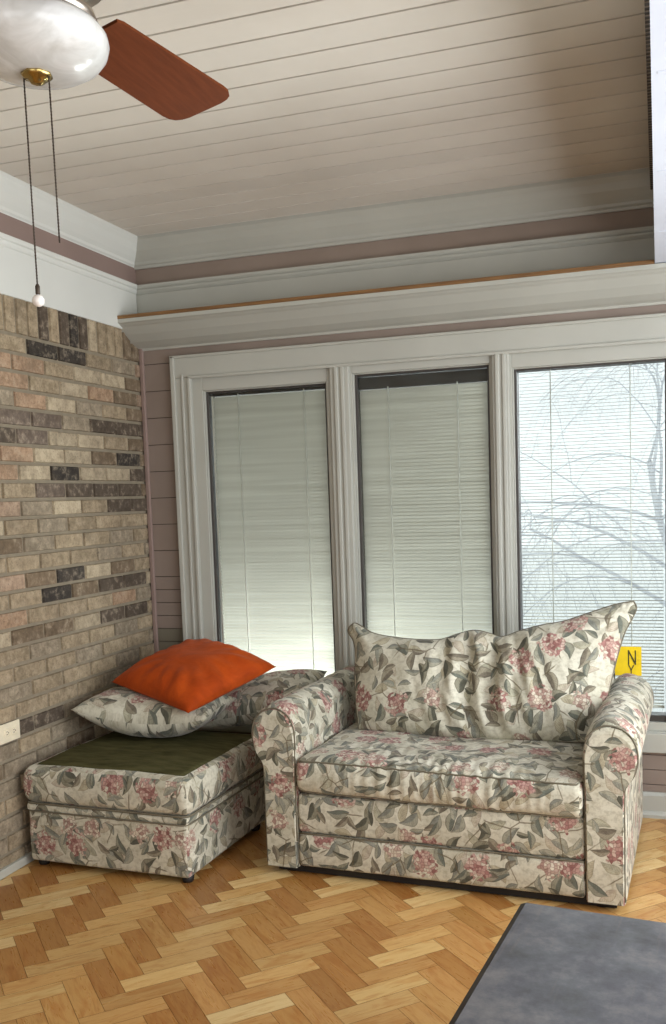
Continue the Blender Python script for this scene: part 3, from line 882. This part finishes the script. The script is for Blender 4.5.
# ------------------------------------------------------------------ throw pillows
def pillow(name, label, w, h, T, loc, rot, mat, pinch=.07, uv=(0, 0), seed=1, wr=.006, group=None, bend=0., n=44, under=1.):
    bm = bmesh.new(); F, B = {}, {}
    for i in range(n+1):
        for j in range(n+1):
            s, t = 2*i/n-1, 2*j/n-1
            x = w/2*s*(1-pinch*(1-t*t)); y = h/2*t*(1-pinch*(1-s*s))
            e = max(0., (1-abs(s)**2.6)*(1-abs(t)**2.6)); th = T/2*e**.52
            on = i in (0, n) or j in (0, n)
            q = wr*nz(x*1.0+seed, y, seed, 9)*e + wr*.7*math.sin(math.atan2(t, s)*16+seed)*e*math.exp(-((math.hypot(s, t)-.95)/.3)**2)
            zb = bend*(s*s)
            F[i, j] = bm.verts.new((x, y, th+(0 if on else q)+zb))
            B[i, j] = F[i, j] if on else bm.verts.new((x, y, (-th+q*.5)*under+zb))
    lay = bm.loops.layers.uv.verify()
    for i in range(n):
        for j in range(n):
            for D, sg in ((F, 0), (B, 1)):
                ids = ((i, j), (i+1, j), (i+1, j+1), (i, j+1)); ids = ids[::-1] if sg else ids
                f = bm.faces.new([D[k] for k in ids])
                for l in f.loops: l[lay].uv = (l.vert.co.x+uv[0]+sg*1.3, l.vert.co.y+uv[1])
    o = link(name, bm, mat, None, smooth=True)
    o.location = loc; o.rotation_mode = 'ZXY'; o.rotation_euler = rot
    o['label'] = label; o['category'] = 'pillow'
    if group: o['group'] = group
    return o
p1 = pillow('floral_pillow', 'floral pillow lying on the front of the olive ottoman top, under the orange pillow', .56, .37, .168, (.338, -.580, .479), (R(0), R(3), R(6)), M['floral'], .06, (.3, .2), 3, bend=.040)
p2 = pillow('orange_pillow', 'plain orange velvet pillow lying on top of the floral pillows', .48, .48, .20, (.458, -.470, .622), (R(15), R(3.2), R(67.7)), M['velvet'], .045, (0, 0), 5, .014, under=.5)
p3 = pillow('floral_pillow', 'floral pillow propped behind the orange one, against the left sofa arm', .56, .34, .17, (.628, -.225, .474), (R(12), R(-12), R(2)), M['floral'], .03, (1.9, .8), 8)

# ------------------------------------------------------------------ coffee table (front right corner)
TB = thing('coffee_table', 'dark worn wooden coffee table at the lower right in front of the loveseat', 'table', (1.980, -1.880, 0), R(-6.0))
tw, tl_, th = .85, 1.15, .425
bm = bmesh.new()
c = .014
pts_o = [(0, 0), (tw, 0), (tw, -tl_), (0, -tl_)]
def inset(k): return [(k, -k), (tw-k, -k), (tw-k, -tl_+k), (k, -tl_+k)]
lv = [(0, th-.045), (0, th-.012), (.016, th)]
rings = [[bm.verts.new((x, y, z)) for x, y in inset(k)] for k, z in lv]
for A, B in zip(rings, rings[1:]):
    for i in range(4): bm.faces.new((A[i], A[(i+1) % 4], B[(i+1) % 4], B[i])).material_index = 1
bm.faces.new(rings[-1]); bm.faces.new(rings[0][::-1]).material_index = 1
bmesh.ops.recalc_face_normals(bm, faces=bm.faces)
link('tabletop', bm, [M['table'], M['tableedge']], TB)
bm = bmesh.new(); rect = (.05, tw-.05, -tl_+.05, -.05)
add_box(bm, rect[0], rect[1], rect[3]-.02, rect[3], th-.12, th-.045); add_box(bm, rect[0], rect[1], rect[2], rect[2]+.02, th-.12, th-.045)
add_box(bm, rect[0], rect[0]+.02, rect[2]+.02, rect[3]-.02, th-.12, th-.045); add_box(bm, rect[1]-.02, rect[1], rect[2]+.02, rect[3]-.02, th-.12, th-.045)
link('apron', bm, M['tableedge'], TB)
for x in (.06, tw-.12):
    for y in (-.12, -tl_+.06): box('leg', M['tableedge'], (x, x+.06, y, y+.06, 0, th-.045), TB, bev=.004)

# ------------------------------------------------------------------ ceiling fan
FN = thing('ceiling_fan', 'ceiling fan with brown blades and a white bowl light', 'fan', (1.290, -2.506, 2.03))
def fl(z): return z-2.03
lathe('light_bowl', M['milk'], [(.004, fl(2.046)), (.035, fl(2.046)), (.064, fl(2.050)), (.088, fl(2.057)), (.106, fl(2.068)), (.117, fl(2.082)), (.121, fl(2.096)), (.119, fl(2.108)), (.110, fl(2.120)), (.096, fl(2.128))], FN, 56)
lathe('finial', M['brass'], [(.006, fl(2.030)), (.012, fl(2.032)), (.014, fl(2.037)), (.022, fl(2.039)), (.026, fl(2.043)), (.026, fl(2.047)), (.020, fl(2.050))], FN, 8)
lathe('light_fitter', M['chrome'], [(.096, fl(2.124)), (.104, fl(2.134)), (.10, fl(2.146)), (.07, fl(2.156)), (.07, fl(2.175))], FN, 40)
lathe('motor_housing', M['chrome'], [(.09, fl(2.185)), (.125, fl(2.20)), (.135, fl(2.24)), (.125, fl(2.29)), (.09, fl(2.32)), (.05, fl(2.335)), (.014, fl(2.345)), (.014, fl(2.44)), (.05, fl(2.445)), (.065, fl(2.49)), (.066, fl(2.513))], FN, 40)
for b in range(3):
    ang = R(82.5+120*b)
    mat = Matrix.Rotation(ang, 4, 'Z')
    tilt = Matrix.Rotation(R(-9), 4, 'X')
    bm = bmesh.new()
    out = [(.135, -.068), (.150, -.072), (.46, -.079), (.480, -.077), (.494, -.070), (.502, -.058), (.506, -.042), (.507, .042), (.503, .058), (.495, .070), (.481, .077), (.46, .079), (.150, .062), (.135, .056)]
    lo = [bm.verts.new((x, y, -.003)) for x, y in out]; hi = [bm.verts.new((x, y, .003)) for x, y in out]
    bm.faces.new(lo[::-1]); bm.faces.new(hi)
    for i in range(len(out)): bm.faces.new((lo[i], lo[(i+1) % len(out)], hi[(i+1) % len(out)], hi[i]))
    for v in bm.verts: v.co = mat @ (tilt @ v.co + Vector((0, 0, fl(2.162))))
    bl = link('blade', bm, M['blade'], FN)
    bm = bmesh.new()
    add_box(bm, .06, .20, -.018, .018, .004, .010, bev=.002); add_box(bm, .16, .215, -.045, .045, .004, .009, bev=.002)
    for v in bm.verts: v.co = mat @ (tilt @ v.co + Vector((0, 0, fl(2.165))))
    link('blade_bracket', bm, M['chrome'], bl)
# pull chains: small beads
def chain(dx, z0, z1, ball):
    bm = bmesh.new(); add_tube(bm, [(dx, 0, fl(z0)), (dx*1.0+.001, 0, fl((z0+z1)/2)), (dx+.002, 0, fl(z1))], .0013, 6)
    z = z0
    while z > z1:
        bmesh.ops.create_icosphere(bm, subdivisions=1, radius=.0019, matrix=Matrix.Translation((dx+.002*(z0-z)/(z0-z1), 0, fl(z)))); z -= .0055
    ch = link('pull_chain', bm, M['chain'], FN)
    if ball:
        lathe('connector', M['chain'], [(.002, .02), (.004, .016), (.004, .004), (.002, 0)], ch, 12, loc=(dx+.002, 0, fl(z1)-.006))
        bm = bmesh.new(); bmesh.ops.create_uvsphere(bm, u_segments=20, v_segments=14, radius=.0105)
        link('pull_knob', bm, M['crystal'], ch, smooth=True, loc=(dx+.002, 0, fl(z1)-.014))
chain(-.026, 2.045, 1.692, True); chain(.023, 2.038, 1.769, False)

# ------------------------------------------------------------------ outdoors
bm = bmesh.new(); add_box(bm, -14, 20, .16, 30, -.62, -.6); o = struct(link('ground', bm, M['ground']), 'pale ground outside')
bm = bmesh.new(); add_box(bm, -1, 1.5, .16, 1.1, 1.88, 1.95); struct(link('trim_12', bm, M['eave']), 'roof eave outside')
def tree(seed, base, name, label):
    r = random.Random(seed); bm = bmesh.new()
    def grow(p, d, ln, rad, depth):
        pts = [p.copy()]; rr = [rad]; n = 8
        for i in range(n):
            d = (d+Vector((r.uniform(-.16, .16), r.uniform(-.16, .16), r.uniform(-.12, .08)-.07*depth))).normalized()
            p = p+d*ln/n; pts.append(p.copy()); rr.append(rad*(1-.55*(i+1)/n))
        add_tube(bm, pts, rr, 5 if depth < 3 else 4)
        if depth < 4:
            for _ in range((10, 6, 6, 5)[depth]):
                k = r.randint(2, n); q = pts[k]
                side = Vector((r.uniform(-1, 1), r.uniform(-.7, .7), r.uniform(-.1, .6))).normalized()
                grow(q, (d*.6+side).normalized(), ln*r.uniform(.55, .85), rr[k]*.55, depth+1)
    grow(Vector(base), Vector((-.12, 0, 1)), 2.3, .055, 0)
    return tag(link(name, bm, M['bark']), label, 'tree')
tree(4, (2.75, 5.6, -.6), 'bare_tree', 'bare grey tree with fine arching branches outside the right pane')

# ------------------------------------------------------------------ light
w = bpy.data.worlds.new('overcast'); scene.world = w; w.use_nodes = True
nt = w.node_tree; nt.nodes.clear()
bg = nt.nodes.new('ShaderNodeBackground'); ow = nt.nodes.new('ShaderNodeOutputWorld')
bg.inputs[0].default_value = (.94, .965, 1., 1); bg.inputs[1].default_value = 1.3
nt.links.new(bg.outputs[0], ow.inputs[0])
def area(name, loc, rot, sx, sy, e, col=(1, 1, 1)):
    l = bpy.data.lights.new(name, 'AREA'); l.shape = 'RECTANGLE'; l.size = sx; l.size_y = sy; l.energy = e; l.color = col
    o = bpy.data.objects.new(name, l); COL.objects.link(o); o.location = loc; o.rotation_euler = rot; return o
area('window_light_right', (XR+.25, -1.75, 1.3), (0, R(90), 0), 1.6, 2.3, 82, (.95, .98, 1))
area('window_light_right_rear', (XR+.25, -4.2, 1.3), (0, R(90), 0), 1.6, 2.3, 34, (.97, .98, 1))
area('rear_fill', (1.7, YR-.2, 1.2), (R(114), 0, 0), 2.1, 1.8, 20, (1, .97, .93))  # fill lamp added behind the camera, tipped up to brighten the ceiling
area('sky_glow', (1.3, 3.0, 2.6), (R(-60), 0, 0), 6, 3, 105, (.95, .97, 1))
area('blind_fill', (.85, .75, .15), (R(-110), 0, 0), 1.3, .5, 75, (.97, .99, 1))  # lamp added low outside to brighten the lower part of the blinds

# ------------------------------------------------------------------ camera
cam = bpy.data.cameras.new('camera'); co = bpy.data.objects.new('camera', cam); COL.objects.link(co)
yaw, pit, rol, f, px, py = -.31846899, -.08803071, .03343972, 949.33, 348.09, 580.98
fw = Vector((math.sin(yaw)*math.cos(pit), math.cos(yaw)*math.cos(pit), math.sin(pit)))
rt = Vector((math.cos(yaw), -math.sin(yaw), 0)); dn = fw.cross(rt)
r2 = rt*math.cos(rol)+dn*math.sin(rol); d2 = -rt*math.sin(rol)+dn*math.cos(rol)
mw = Matrix((r2, -d2, -fw)).transposed().to_4x4(); mw.translation = Vector((2.276, -3.926, 1.325))
co.matrix_world = mw
cam.sensor_fit = 'VERTICAL'; cam.sensor_height = 36.; cam.lens = f*36./1024
cam.shift_x = -(px-333)/1024; cam.shift_y = (py-512)/1024
cam.clip_start = .05
scene.camera = co
scene.view_settings.view_transform = 'Standard'; scene.view_settings.look = 'None'
scene.view_settings.exposure = 0.; scene.view_settings.gamma = 1.
scene.cycles.use_denoising = True
scene.cycles.max_bounces = 8; scene.cycles.transparent_max_bounces = 12
scene.cycles.caustics_reflective = False; scene.cycles.caustics_refractive = False
